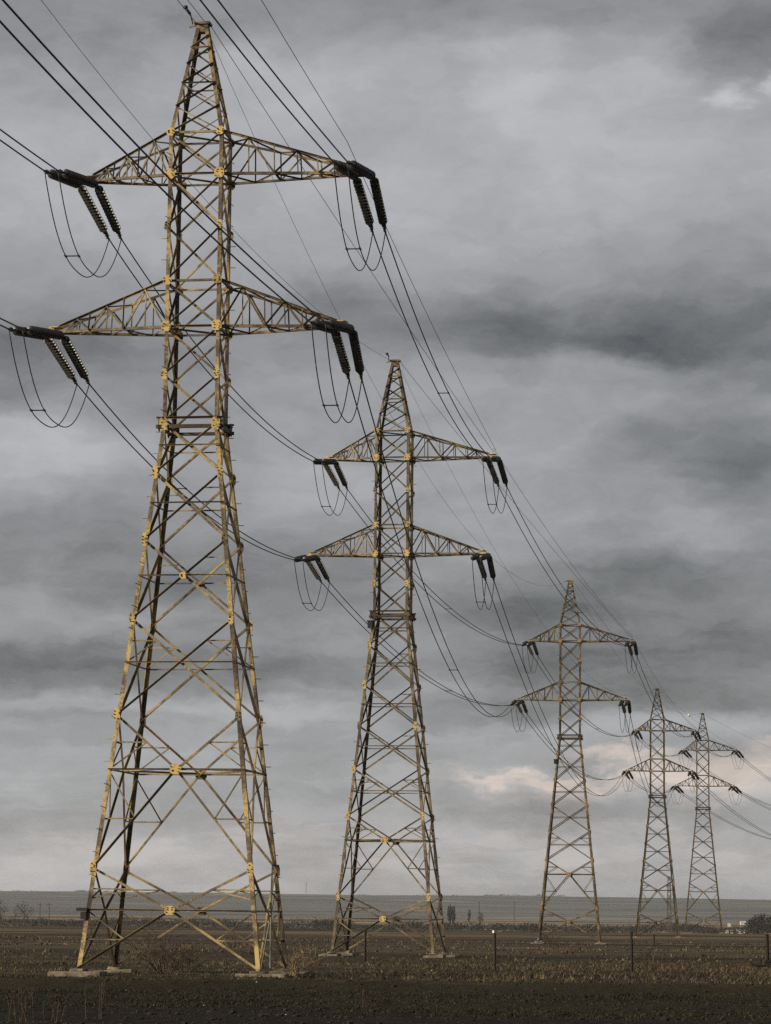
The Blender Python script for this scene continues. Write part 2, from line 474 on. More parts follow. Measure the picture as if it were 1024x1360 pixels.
# ------------------------------------------------------------------ insulator strings, conductors, jumpers
SL = 3.85                     # string length, shackle to clamp
def string_meshes():
    b = MB(); prof = []
    n = 14; z0, z1 = .38, 3.14
    for k in range(n):
        z = z0 + (z1 - z0) * k / (n - 1); p = (z1 - z0) / (n - 1)
        prof += [(.036, z - p * .48), (.040, z - p * .02), (.124, z - p * .18), (.138, z - p * .15), (.135, z - p * .05), (.05, z + p * .14), (.036, z + p * .2)]
    b.lathe(prof, 12)
    discs = b.data('disc_stack'); discs.materials.append(M['porcelain'])
    b = MB()
    ring = [V((.055 * math.cos(t), 0, .10 + .09 * math.sin(t))) for t in [2 * math.pi * k / 12 for k in range(13)]]
    b.tube(ring, .018, 5); b.tube([(0, 0, .17), (0, 0, .36)], .03, 6)
    sh = b.data('shackle'); sh.materials.append(M['fitting'])
    b = MB()
    b.tube([(0, 0, 3.16), (0, 0, 3.42)], .022, 6); b.box((0, 0, 3.44), .13, .05, .16)
    b.tube([(0, 0, 3.46), (0, 0, SL + .12)], .034, 6); b.tube([(0, -.05, 3.60), (0, .05, 3.60)], .045, 6); b.tube([(0, -.06, 3.74), (0, .06, 3.74)], .04, 6)
    cl = b.data('clamp'); cl.materials.append(M['fitting'])
    return discs, sh, cl
DISCS, SHACKLE, CLAMP = string_meshes()
ARMN = {'uL': 'upper left', 'uR': 'upper right', 'lL': 'lower left', 'lR': 'lower right'}

def place_string(p, dirn, label, group):
    root = empty('insulator_string', p)
    root.rotation_mode = 'QUATERNION'; root.rotation_quaternion = V((0, 0, 1)).rotation_difference(dirn)
    set_props(root, label, 'insulator', group)
    for nm, me in (('disc_stack', DISCS), ('shackle', SHACKLE), ('clamp', CLAMP)):
        o = bpy.data.objects.new(nm, me); COL.objects.link(o); o.parent = root
    return root

def cat_pts(a, b, sag, n):
    return [a.lerp(b, t) - V((0, 0, 4 * sag * t * (1 - t))) for t in [k / n for k in range(n + 1)]]

def wire(name, pts, r, label, cat, group):
    b = MB(); b.tube(pts, r, 6); o = b.build(name, M['wire'], None, True)
    return set_props(o, label, cat, group)

def nxt_target(n, key):
    """where the conductor leaving pylon n (1..5 in CH) from this arm goes"""
    if key == 'lR': return min(n + 2, 7), 'lL'
    return n + 1, key

clamps = {}
for n in range(1, 6):
    for key in ('uL', 'uR', 'lL', 'lR'):
        tip = CH[n][key] + V((0, 0, -.14))
        m, k2 = nxt_target(n, key)
        for side, tgt in (('in', CH[n - 1][key]), ('out', CH[m][k2])):
            h = V((tgt.x - tip.x, tgt.y - tip.y, 0)); h.normalize()
            dirn = (h + V((0, 0, -.185 if side == 'out' else -.15))).normalized()
            prp = V((-h.y, h.x, 0)) * (1 if side == 'in' else -1)   # in: left of travel toward the camera
            for w, sgn in (('left', -1), ('right', 1)):
                ax = V((1, -.12, 0)).normalized() * sgn
                p = tip + ax * .25
                dv = (tip + dirn * SL + ax * .19 - p).normalized()
                way = 'reaching toward the camera' if side == 'in' else 'hanging away'
                lab = f"{w} insulator string of pair {way}, {ARMN[key]} arm of {SHORT[n-1]} pylon"
                place_string(p, dv, lab, 'insulator strings on the crossarm tips')
                clamps[(n, key, side, w)] = p + dv * (SL + .05)

SAG = {0: .9, 1: .95, 2: 1.75, 3: 2.2, 4: .9, 5: 4.2}
WR = .021
for key in ('uL', 'uR', 'lL', 'lR'):
    for w in ('left', 'right'):
        lat = V((1, -.12, 0)).normalized() * ((-1 if w == 'left' else 1) * .19)
        # incoming from the pylon behind the camera
        a = T_PREV[key] + lat - V((0, 0, {'lR': .2, 'uR': .35}.get(key, .8))); b_ = clamps[(1, key, 'in', w)]
        wire('conductor', cat_pts(a, b_, SAG[0], 24), WR, f"{w} wire of the thick black pair coming to {ARMN[key]} arm of nearest pylon", 'power line', 'overhead conductors')
        for n in range(1, 6):
            a = clamps[(n, key, 'out', w)]
            m, k2 = nxt_target(n, key)
            if m <= 5: b_ = clamps[(m, k2, 'in', w)]
            else: b_ = CH[m][k2] + lat - V((0, 0, .8))
            sg = SAG[n]
            if key == 'lR': sg = (4.3, 5.5, 4.2, 5, 6)[n - 1]; b_ = b_ + V((0, 0, .10))
            to = SHORT[m - 1] + ' pylon' if m <= 5 else 'beyond the frame'
            wire('conductor', cat_pts(a, b_, sg, 36), WR * (1 if n < 3 else 1.15),
                 f"{w} black wire from {SHORT[n-1]} pylon, {ARMN[key]} arm, to {to}" + (f", {ARMN[k2]} arm" if m <= 5 else ''), 'power line', 'overhead conductors')
        for n in range(1, 6):
            a = clamps[(n, key, 'in', w)] - V((0, 0, .05)); b_ = clamps[(n, key, 'out', w)] - V((0, 0, .05))
            d_ = (1.85, 1.7, 1.6, 1.5, 1.5)[n - 1]
            pts = []
            for k in range(25):
                t = k / 24; pts.append(a.lerp(b_, t) - V((0, 0, d_ * (1 - abs(2 * t - 1) ** 2.5))))
            wire('jumper_cable', pts, .016, f"{w} slack jumper cable looping below {ARMN[key]} arm tip of {SHORT[n-1]} pylon", 'jumper cable', 'jumper loops')

# spacers between twin wires
def spacer(p, q, label, group='wire spacers'):
    b = MB(); b.tube([p, q], .018, 6)
    for c in (p, q):
        e = (q - p).normalized().cross(V((0, 0, 1))) * .09
        b.tube([c - e, c + e], .034, 6)
    set_props(b.build('wire_spacer', M['fitting']), label, 'spacer', group)
def at_span(n, key, w, t):
    a = clamps[(n, key, 'out', w)]; m, k2 = nxt_target(n, key)
    b_ = clamps[(m, k2, 'in', w)]
    sg = SAG[n] if key != 'lR' else (4.3, 5.5, 4.2)[n - 1]
    return a.lerp(b_, t) - V((0, 0, 4 * sg * t * (1 - t)))
for n, key, t in ((1, 'uR', .50), (1, 'lL', .36), (2, 'uL', .47), (1, 'lR', .40), (2, 'lL', .55), (2, 'uR', .5), (3, 'lL', .55), (3, 'uL', .55)):
    spacer(at_span(n, key, 'left', t), at_span(n, key, 'right', t), f"small black spacer on twin wires leaving {ARMN[key]} arm of {SHORT[n-1]} pylon")
for n in (1, 2):
    for key in ('uL', 'uR', 'lL', 'lR'):
        ps = []
        for w in ('left', 'right'):
            a = clamps[(n, key, 'in', w)]; b_ = clamps[(n, key, 'out', w)]; t = .33
            ps.append(a.lerp(b_, t) - V((0, 0, .05 + (1.85, 1.7)[n - 1] * (1 - abs(2 * t - 1) ** 2.5))))
        spacer(ps[0], ps[1], f"spacer holding the two jumper cables at {ARMN[key]} arm of {SHORT[n-1]} pylon", 'jumper spacers')

# thin wires
TR = .010
def thin(a, b_, sag, label, r=TR, n=36): wire('earth_wire', cat_pts(a, b_, sag, n), r, label, 'earth wire', 'thin wires above the conductors')
thin(T_PREV['P'] + V((.1, 0, .2)), TIP[0]['P'] + V((-.2, 0, .02)), .5, 'left one of two thin wires reaching the peak of the nearest pylon')
thin(T_PREV['P'] + V((.55, 0, .3)), TIP[0]['P'] + V((.05, 0, .06)), .5, 'right one of two thin wires reaching the peak of the nearest pylon')
thin(T_PREV['P'], TIP[1]['P'] + V((-.2, 0, 0)), 3.3, 'thin sagging wire passing the nearest pylon to the peak of the second', .0075)
for n in (0, 1, 2):
    thin(TIP[n]['P'] + V((.1, .1, -.1)), TIP[n + 2]['P'] + V((-.2, 0, 0)), (5.4, 5.8, 3.2)[n], f"thin deep sagging wire from {SHORT[n]} pylon peak to {SHORT[n+2]} pylon peak", .007)
for n in range(4):
    thin(TIP[n]['PR'], TIP[n + 1]['uR'] + V((0, 0, .2)), (.15, .3, .6, .4)[n], f"thin straight wire from {SHORT[n]} pylon peak to {SHORT[n+1]} pylon upper right arm")
thin(T_PREV['uR'] + V((-.1, 0, 3.2)), TIP[0]['uR'] + V((-.5, -.3, .80)), .5, 'thin wire coming down to upper right arm of nearest pylon')
for n in range(4):
    thin(TIP[n]['uR'] + (V((-.5, -.3, .80)) if n == 0 else V((.0, -.3, .3))), TIP[n + 1]['uR'] + V((.1, 0, .3)), (.25, .6, .8, .4)[n], f"thin wire between upper right arm tips of {SHORT[n]} and {SHORT[n+1]} pylons")
thin(TIP[4]['P'], T_NEXT['P'], 2, 'thin wire leaving the rightmost pylon peak to the right')
# clamps of the earth wires at the first two peaks and a marker ball
for n, (k0, nm) in enumerate((('nearest', 0), ('second', 1))):
    p = TIP[n]['P']; prev = T_PREV['P']; dv = (prev - p).normalized()
    b = MB(); o0 = p + V((-.2, 0, .02)) + V((dv.x, dv.y, .06)) * .8
    b.tube([o0, o0 + dv * .45], .035, 6); b.lathe([(.0, -.06), (.06, -.04), (.07, 0), (.06, .04), (0, .06)], 8, o0 + dv * .6); b.tube([p + V((-.3, 0, 0)), o0], .018, 6)
    set_props(b.build('earth_wire_clamp', M['fitting']), f"small black wire clamp beside the peak of the {k0} pylon", 'clamp')
b = MB(); r_ = .16
b.lathe([(r_ * math.sin(t), -r_ * math.cos(t)) for t in [math.pi * (k + .02) / 8.04 for k in range(9)]], 12, TIP[3]['PR'].lerp(TIP[4]['uR'] + V((0, 0, .2)), .36) - V((0, 0, .35)))
set_props(b.build('marker_ball', M['ball'], None, True), 'small white ball on the thin wire right of the fourth pylon', 'marker')

# ------------------------------------------------------------------ terrain
def n2(x, y, s, o=0): return noise.noise(V((x * s, y * s, o)))
CTRL = [(0, 0), (46, 0), (68, .02), (80, -.09), (134, -.22), (221, -.42), (324, -.62), (366, -.42), (430, -.7), (600, -2.2), (900, -3.2), (1200, -3.2), (1700, -3.2), (2600, -2.5), (9000, -2.5)]
def base_h(d):
    for (d0, h0), (d1, h1) in zip(CTRL, CTRL[1:]):
        if d <= d1: return h0 + (h1 - h0) * smooth(d0, d1, d)
    return -2.5
def ground_h(x, y):
    d = math.hypot(x, y); h = base_h(d)
    if d < 700:
        near_field = 1 - smooth(300, 700, d)
        h += near_field * (.10 * n2(x, y, .03, 1) + .05 * n2(x, y, .11, 2))
        if y > 0 and y < 75:
            rough = smooth(20, 40, y) * (1 - smooth(67.5, 69.5, y + .8 * n2(x, 0, .25, 5)))
            h += rough * (.05 * math.sin(y * 1.3 + 1.5 * n2(x, y, .12, 3)) + .05 * n2(x, y, .6, 4) + .035 * n2(x, y, 1.7, 6) - .05)
            e = y - 68.6 - .8 * n2(x, 0, .25, 5)
            h += .15 * math.exp(-(e / .7) ** 2)
        elif y > 68:
            h += (.05 * n2(x, y, .7, 7)) * (1 - smooth(140, 240, y))
        if y > 60:   # low mounds in the pasture on the right
            h += .10 * math.exp(-((x - 38) / 14) ** 2 - ((y - 352) / 40) ** 2)
    return h

def make_ground():
    rs = [0.0]
    r = 2.0
    while r < 40: rs.append(r); r *= 1.16
    r = 40.
    while r < 76: rs.append(r); r += .26
    while r < 150: rs.append(r); r *= 1.008
    while r < 460: rs.append(r); r *= 1.02
    while r < 6900: rs.append(r); r *= 1.09
    an = [-180, -150, -120, -90, -70, -50, -35, -25, -18, -14]
    a = -11.0
    mid = []
    while a <= 11.001: mid.append(a); a += .075
    ang = an + mid + [14, 18, 25, 35, 50, 70, 90, 120, 150]
    na = len(ang); vs = [(0, 0, ground_h(0, 0))]; fs = []
    for r in rs[1:]:
        for a in ang:
            x = r * math.sin(rad(a)); y = r * math.cos(rad(a)); vs.append((x, y, ground_h(x, y)))
    for k in range(na): fs.append((0, 1 + (k + 1) % na, 1 + k))
    for i in range(len(rs) - 2):
        for k in range(na):
            k2 = (k + 1) % na; p = 1 + i * na
            fs.append((p + k, p + k2, p + na + k2, p + na + k))
    me = bpy.data.meshes.new('ground'); me.from_pydata(vs, [], fs); me.update()
    me.polygons.foreach_set('use_smooth', [True] * len(me.polygons))
    m, nt, bs = new_mat('field')
    co = nd(nt, 'ShaderNodeTexCoord').outputs['Object']
    sp = nd(nt, 'ShaderNodeSeparateXYZ'); nt.links.new(co, sp.inputs[0]); X, Y = sp.outputs[0], sp.outputs[1]
    wob = noise_tex(nt, co, .12, 4); wob2 = noise_tex(nt, co, .03, 3)
    Yw = mth(nt, 'ADD', Y, mth(nt, 'MULTIPLY', mth(nt, 'SUBTRACT', wob, .5), 5.))
    Yf = mth(nt, 'ADD', Y, mth(nt, 'MULTIPLY', mth(nt, 'SUBTRACT', wob2, .5), 70.))
    fine = noise_tex(nt, co, 4.5, 6, .75); mid_ = noise_tex(nt, co, 1., 5, .7, (.45, 1, 1)); big = noise_tex(nt, co, .16, 4, .6, (.3, 1, 1))
    # dark mossy plough strip
    soil = ramp(nt, fine, [(.25, (.009, .008, .006)), (.5, (.019, .016, .013)), (.8, (.040, .034, .027))])
    moss = ramp(nt, fine, [(.25, (.013, .012, .008)), (.6, (.033, .030, .018)), (.85, (.068, .060, .036))])
    streak = noise_tex(nt, co, 1.0, 5, .65, (.06, .8, 1))
    k = mth(nt, 'ADD', mth(nt, 'ADD', mth(nt, 'MULTIPLY', mid_, .5), mth(nt, 'MULTIPLY', streak, .5)), mth(nt, 'MULTIPLY', mth(nt, 'SUBTRACT', big, .5), 1.0))
    strip = mixc(nt, ramp(nt, k, [(.42, (0, 0, 0)), (.55, (1, 1, 1))]), soil, moss)
    bottom = ramp(nt, mth(nt, 'DIVIDE', Yw, 100.), [(.495, (1, 1, 1)), (.525, (0, 0, 0))])
    strip = mixc(nt, bottom, strip, soil)
    ridge = ramp(nt, mth(nt, 'DIVIDE', Yw, 100.), [(.645, (0, 0, 0)), (.66, (1, 1, 1)), (.694, (1, 1, 1)), (.70, (0, 0, 0))])
    strip = mixc(nt, ridge, strip, (.012, .010, .008))
    # dry grass pasture
    dry = ramp(nt, fine, [(.2, (.034, .026, .018)), (.5, (.10, .077, .050)), (.8, (.20, .155, .10))])
    olive = ramp(nt, fine, [(.2, (.02, .018, .011)), (.6, (.05, .045, .026)), (.9, (.09, .078, .046))])
    tus = noise_tex(nt, co, .05, 4, .65, (.35, 1, 1))
    dry = mixc(nt, ramp(nt, tus, [(.42, (0, 0, 0)), (.60, (.75, .75, .75))]), dry, (.03, .024, .016))
    past = mixc(nt, ramp(nt, mth(nt, 'ADD', mth(nt, 'MULTIPLY', mid_, .45), mth(nt, 'MULTIPLY', big, .55)), [(.42, (0, 0, 0)), (.50, (1, 1, 1))]), dry, olive)
    # farther ploughed field, reddish, with pale bands
    band = noise_tex(nt, co, .02, 5, .7, (.10, 1, 1))
    plough = ramp(nt, band, [(.36, (.016, .014, .010)), (.43, (.10, .075, .055)), (.47, (.022, .020, .013)), (.53, (.20, .155, .105)), (.57, (.026, .023, .015)), (.66, (.13, .096, .072))])
    fa = noise_tex(nt, co, .0045, 4, .6, (.35, 1, 1))
    fields = ramp(nt, fa, [(.32, (.05, .042, .034)), (.42, (.08, .065, .045)), (.47, (.32, .25, .165)), (.53, (.34, .26, .17)), (.56, (.06, .05, .04)), (.7, (.12, .095, .07))])
    def step(v, a, b): return ramp(nt, mth(nt, 'DIVIDE', v, 2000.), [(a / 2000, (0, 0, 0)), (b / 2000, (1, 1, 1))])
    c = mixc(nt, step(Yw, 68.0, 69.5), strip, past)
    c = mixc(nt, step(Yf, 118, 205), c, plough)
    c = mixc(nt, step(Yf, 480, 640), c, fields)
    nt.links.new(c, bs.inputs['Base Color']); bs.inputs['Roughness'].default_value = 1; bs.inputs['Specular IOR Level'].default_value = .1
    bump(nt, bs, mth(nt, 'ADD', fine, mid_), .9, .10)
    me.materials.append(m)
    o = bpy.data.objects.new('ground', me); COL.objects.link(o); set_props(o, kind='structure')
make_ground()

def make_hills():
    vs = []; fs = []
    xs = [-3000 + 40 * k for k in range(151)]
    ys = [1900 + 60 * k for k in range(66)]
    for y in ys:
        for x in xs:
            t = (y - 1900) / (4700 - 1900)
            top = 33 + 4.0 * n2(x, 0, .0021, 3) + 1.8 * n2(x, y, .006, 4) - x * .0012
            h = top * smooth(.10, 1., t) * (1 - .35 * smooth(1.0, 1.35, t)) + 5.5 * n2(x, y, .0016, 8) * smooth(.05, .5, t) * (1 - smooth(.7, 1, t))
            vs.append((x, y, -5.5 + min(1, t * 9) * 1.8 + h))
    n = len(xs)
    for j in range(len(ys) - 1):
        for i in range(n - 1): fs.append((j * n + i, j * n + i + 1, (j + 1) * n + i + 1, (j + 1) * n + i))
    me = bpy.data.meshes.new('hills'); me.from_pydata(vs, [], fs); me.update(); me.polygons.foreach_set('use_smooth', [True] * len(fs))
    m, nt, bs = new_mat('hill_fields')
    co = nd(nt, 'ShaderNodeTexCoord').outputs['Object']
    mp = nd(nt, 'ShaderNodeMapping'); mp.inputs['Rotation'].default_value = (0, 0, rad(9)); nt.links.new(co, mp.inputs[0])
    a = noise_tex(nt, mp.outputs[0], .0042, 3, .5, (.20, 1, 1)); f = noise_tex(nt, mp.outputs[0], .02, 3, .6, (.06, 1, 1))
    k = mth(nt, 'ADD', mth(nt, 'MULTIPLY', a, .75), mth(nt, 'MULTIPLY', f, .25))
    c = ramp(nt, k, [(.34, (.018, .019, .021)), (.41, (.10, .10, .10)), (.45, (.012, .013, .015)), (.49, (.14, .14, .14)), (.53, (.025, .026, .028)), (.57, (.27, .265, .255)), (.60, (.015, .016, .018)), (.66, (.08, .08, .08))])
    nt.links.new(c, bs.inputs['Base Color']); bs.inputs['Roughness'].default_value = 1
    me.materials.append(m)
    o = bpy.data.objects.new('hills', me); COL.objects.link(o); set_props(o, kind='structure')
make_hills()
HZ = {}

def px(u, v_, d):
    """ground-plane helper: x and height at distance d for a photo pixel measured against the level horizon"""
    return (u - 512) / F * d, CZ - (v_ - 1213 - .0108 * (u - 512)) / F * d

# ------------------------------------------------------------------ ground cover
def blades(name, mat, count, y0, y1, hmin, hmax, wmin, wmax, dens, lean=.35):
    vs = []; fs = []; tries = 0
    while len(fs) < count and tries < count * 30:
        tries += 1
        y = math.sqrt(R.uniform(y0 * y0, y1 * y1)); x = R.uniform(-.155, .155) * y
        dd = dens(x, y)
        if R.random() > dd: continue
        z = ground_h(x, y) - .02
        for _ in range(R.randint(3, 6)):
            bx = x + R.gauss(0, .10); by = y + R.gauss(0, .10)
            h = R.uniform(hmin, hmax) * (.55 + .6 * dd); w = R.uniform(wmin, wmax)
            a = R.uniform(0, math.pi); dx = math.cos(a) * w; dy = math.sin(a) * w
            lx = R.gauss(0, lean) * h; ly = R.gauss(0, lean) * h
            b = len(vs)
            vs += [(bx - dx, by - dy, z), (bx + dx, by + dy, z), (bx + dx * .7 + lx * .45, by + dy * .7 + ly * .45, z + h * .62), (bx - dx * .7 + lx * .45, by - dy * .7 + ly * .45, z + h * .62), (bx + lx, by + ly, z + h)]
            fs += [(b, b + 1, b + 2, b + 3), (b + 3, b + 2, b + 4)]
    me = bpy.data.meshes.new(name); me.from_pydata(vs, [], fs); me.update(); me.materials.append(mat)
    o = bpy.data.objects.new(name, me); COL.objects.link(o); set_props(o, kind='stuff')
    return o
def blade_mat(name, stops, rough=.9):
    m, nt, b = new_mat(name)
    g = nd(nt, 'ShaderNodeNewGeometry'); co = nd(nt, 'ShaderNodeTexCoord').outputs['Object']
    f = noise_tex(nt, co, .3, 5, .7, (.5, 1, 1))
    k = mth(nt, 'ADD', mth(nt, 'MULTIPLY', g.outputs['Random Per Island'], .45), mth(nt, 'MULTIPLY', mth(nt, 'MULTIPLY_ADD', mth(nt, 'SUBTRACT', f, .5), 2., .5), .55))
    nt.links.new(ramp(nt, k, stops), b.inputs['Base Color']); b.inputs['Roughness'].default_value = rough
    b.inputs['Specular IOR Level'].default_value = .15
    return m
GM = blade_mat('dry_grass_blades', [(.15, (.025, .020, .014)), (.42, (.068, .053, .035)), (.65, (.14, .108, .07)), (.9, (.29, .23, .15))])
MM = blade_mat('moss_blades', [(.15, (.014, .0135, .008)), (.5, (.032, .030, .017)), (.85, (.07, .064, .036))])
def dd1(x, y):
    k = .36 + .75 * n2(x * .4, y * 1.6, .35, 11) + .8 * n2(x * .35, y, .10, 12) + .25 * math.exp(-((y - 73) / 5) ** 2)
    return max(0, min(1, k * 1.1 - .12)) * smooth(68.2, 70, y + .8 * n2(x, 0, .25, 5))
blades('dry_grass', GM, 62000, 68.3, 128, .04, .17, .008, .017, dd1, .75)
blades('far_dry_grass', GM, 16000, 128, 250, .06, .20, .02, .05, lambda x, y: max(0, min(1, .35 + .8 * n2(x, y * 1.5, .09, 13))))
def dd2(x, y):
    k = .55 + .6 * n2(x * .4, y, .45, 14) + .5 * n2(x * .5, y, .15, 15)
    return max(0, min(1, k)) * smooth(49, 53, y) * (1 - smooth(64.6, 65.8, y)) * (.35 + .65 * smooth(-.25, .25, n2(x * .12, y, .8, 51)))
blades('moss_tufts', MM, 60000, 46, 68, .02, .08, .007, .016, dd2, .7)
blades('green_grass', MM, 14000, 69, 81.5, .05, .17, .010, .02, lambda x, y: (1 - .75 * smooth(70, 76, y)) * max(0, min(1, .55 + .9 * n2(x, y, .2, 21))))

def clods(name, mat, count, y0, y1, s0, s1, dens=lambda x, y: 1., lift=.3):
    vs = []; fs = []
    for _ in range(count):
        for _t in range(20):
            y = math.sqrt(R.uniform(y0 * y0, y1 * y1)); x = R.uniform(-.15, .15) * y
            if R.random() < dens(x, y): break
        z = ground_h(x, y); s = R.uniform(s0, s1) * (.5 + R.random() ** 3 * 1.2)
        b = len(vs); n = 6; a0 = R.random() * 6
        for ring, (rr, zz) in enumerate(((1, -.3), (.85, .35))):
            for k in range(n):
                t = a0 + k * math.pi / 3; q = R.uniform(.7, 1.2)
                vs.append((x + math.cos(t) * s * rr * q, y + math.sin(t) * s * rr * q, z + s * (zz + lift * R.uniform(-.3, .5))))
        vs.append((x + R.gauss(0, .2) * s, y, z + s * R.uniform(.5, .8)))
        fs += [(b + k, b + (k + 1) % n, b + n + (k + 1) % n, b + n + k) for k in range(n)] + [(b + n + k, b + n + (k + 1) % n, b + 2 * n) for k in range(n)]
    me = bpy.data.meshes.new(name); me.from_pydata(vs, [], fs); me.update(); me.materials.append(mat)
    o = bpy.data.objects.new(name, me); COL.objects.link(o); set_props(o, kind='stuff')
SM = simple('clod_soil', (.017, .014, .011), 1, 0, .6, 1.5)
clods('soil_clods', SM, 3500, 44.5, 69.2, .02, .05, lambda x, y: .25 + .75 * max(math.exp(-((y - 68.3) / .8) ** 2), 1 - smooth(47, 51, y), .5 + .8 * n2(x, y, .2, 31)))
clods('pale_stones', M['stone'], 120, 45, 110, .010, .026)

# single plants
def bush(p, h, w, n, mat, label, group, up=.5):
    root = empty('bare_shrub', p); set_props(root, label, 'shrub', group)
    b = MB()
    def grow(q, dv, ln, r, depth):
        pts = [q]; cur = V(q)
        for k in range(3):
            dv = (dv + V((R.gauss(0, .16), R.gauss(0, .16), R.gauss(0, .1)))).normalized(); cur = cur + dv * (ln / 3); pts.append(cur)
        b.tube(pts, r, 4, r * .5, False)
        if depth:
            for _ in range(R.randint(2, 4)):
                s = pts[R.randint(1, 3)]
                nd_ = (dv + V((R.gauss(0, .6), R.gauss(0, .6), R.gauss(.1, .35)))).normalized(); grow(s, nd_, ln * R.uniform(.45, .75), r * .6, depth - 1)
    for _ in range(n):
        a = R.uniform(0, 6.28); sp = R.random() * w / h
        grow(V((math.cos(a) * .1 * w, math.sin(a) * .1 * w, -.05)), V((math.cos(a) * sp, math.sin(a) * sp, up + .5)).normalized(), h * R.uniform(.45, .75), .014, 2)
    b.build('branches', mat, root)
def gpt(u, d): 
    x = (u - 512) / F * d; return (x, d, ground_h(x, d))
bush(gpt(228, 84.5), 1.25, 1.5, 26, M['twig'], 'wide dark bare shrub between the legs of the nearest pylon', 'bare shrubs')
bush(gpt(258, 86), .8, 1.0, 14, M['twig'], 'smaller dark bare shrub right of the wide one under the nearest pylon', 'bare shrubs')
bush(gpt(395, 80.5), .85, .8, 18, M['pale_twig'], 'pale twiggy shrub at right rear foot of the nearest pylon', 'bare shrubs')
bush(gpt(735, 210), 1.3, 1.7, 22, M['twig'], 'reddish dark shrub inside the feet of the middle pylon', 'bare shrubs')
bush(gpt(940, 190), .8, .9, 12, M['twig'], 'bare shrub in the pasture below the rightmost pylon', 'bare shrubs')
def weed(u, d, h, n, label):
    root = empty('dry_weed', gpt(u, d)); set_props(root, label, 'weed', 'dry weed stalks')
    b = MB()
    for _ in range(n):
        x = R.gauss(0, .12); a = R.gauss(0, .22)
        hh = h * R.uniform(.6, 1); pts = [(x, R.gauss(0, .1), 0), (x + a * hh * .5, 0, hh * .55), (x + a * hh * 1.2, 0, hh)]
        b.tube(pts, .006, 4, .003, False)
        for _k in range(3):
            t = R.uniform(.5, 1); b.tube([(x + a * hh * t, 0, hh * t), (x + a * hh * t + R.gauss(0, .06), R.gauss(0, .05), hh * t + .08)], .004, 4, .002, False)
    b.build('stalks', M['twig'], root)
weed(42, 47.2, .62, 9, 'leftmost clump of thin dry weed stalks in the near soil')
weed(88, 48.5, .5, 6, 'second clump of dry weed stalks from the left in near soil')
weed(145, 49, .78, 5, 'tall leaning dry weed stalks left of centre in the near soil')
weed(482, 57, .4, 4, 'small dry weed on the mossy strip near the centre')
weed(865, 69.2, .4, 5, 'dry weed on the soil ridge at the right')

# fence posts
def post(u, vtop, vbot, d, label, cap=False, w=.105):
    x, zt = px(u, vtop, d); z0 = ground_h(x, d)
    root = empty('fence_post', (x, d, z0)); set_props(root, label, 'post', 'old fence posts')
    root.rotation_euler = (rad(R.uniform(-1, 1)), rad(R.uniform(-1.2, 1.2)), R.uniform(0, 1))
    b = MB(); h = zt - z0
    b.tube([(0, 0, -.2), (.004, 0, h * .5), (0, 0, h)], w / 2, 8, w / 2 * .9); b.build('shaft', M['post'], root)
    b = MB()
    if cap: b.box((0, 0, h + .03), w * 1.25, w * 1.25, .08); b.build('white_cap', M['white'], root)
    else: b.lathe([(w * .5, h - .02), (w * .62, h), (w * .5, h + .03), (.01, h + .05)], 8); b.build('post_cap', M['post'], root)
post(491, 1236, 1270, 118, 'thin dark fence post in front of the second pylon')
post(662, 1238, 1281, 98, 'rusty fence post with a white cap left of the middle pylon', True, .095)
post(842, 1239, 1283, 97, 'dark fence post in front of the fourth pylon', False, .095)
post(1020, 1241, 1273, 115, 'thick dark fence post at the right edge of the picture', False, .14)
post(871, 1241, 1248, 215, 'short dark stump post in the pasture below the fourth pylon', False, .14)
b = MB(); p = gpt(1012, 114)
for k in range(5): b.box((R.uniform(-.5, .4), R.uniform(-.2, .2), .06 + .05 * k), .5 - .06 * k, .3, .08)
o = b.build('rubble_heap', M['post']); o.location = p; set_props(o, 'low dark rubble heap beside the thick post at the right edge', 'rubble')

# ------------------------------------------------------------------ distance: trees, houses, masts
def crown(b, c, rx, rz, n, s):
    for _ in range(n):
        while True:
            q = V((R.uniform(-1, 1), R.uniform(-1, 1), R.uniform(-1, 1)))
            if q.length < 1: break
        p = V(c) + V((q.x * rx, q.y * rx, q.z * rz)); u = V((R.gauss(0, 1), R.gauss(0, 1), R.gauss(0, 1))).normalized(); w = u.cross(V((.3, .5, .8))).normalized()
        a = s * R.uniform(.5, 1.2)
        b.add([p - u * a, p + w * a * .7, p + u * a, p - w * a * .7], [(0, 1, 2, 3)])
def far_tree(u, d, h, wdt, label, n=260, bare=True, group='far trees'):
    x = (u - 512) / F * d; z = ground_h(x, d)
    root = empty('far_tree', (x, d, z)); set_props(root, label, 'tree', group)
    b = MB(); b.tube([(0, 0, -.3), (0.1, 0, h * .35), (0, 0, h * .8)], h * .025, 6, h * .008)
    for k in range(10):
        a = R.uniform(0, 6.28); t = R.uniform(.2, .6); e = V((math.cos(a) * wdt * .4, math.sin(a) * wdt * .4, h * (t + .3)))
        b.tube([(0, 0, h * t), e], h * .010, 4, h * .004)
    b.build('trunk', M['twig'], root)
    b = MB(); crown(b, (0, 0, h * .56), wdt / 2, h * .44, n, h * (.028 if bare else .05)); b.build('crown', M['far_leaf'], root)
far_tree(42, 700, 6.4, 5.0, 'bare round tree on the field edge left of the nearest pylon', 300)
far_tree(11, 760, 7.0, 4.2, 'bare tall tree at the left edge of the picture', 240)
far_tree(30, 780, 4.5, 4.5, 'low bare tree between the two at the left edge', 160)
far_tree(209, 720, 4.2, 5.0, 'low dark tree on the field seen through the nearest pylon', 180)
far_tree(602, 1300, 9.3, 1.9, 'left narrow poplar of the pair right of the second pylon', 260, False)
far_tree(607, 1300, 8.8, 1.9, 'right narrow poplar of the pair right of the second pylon', 260, False)
far_tree(628, 1350, 7.5, 1.5, 'thin poplar standing alone right of the poplar pair', 130, False)
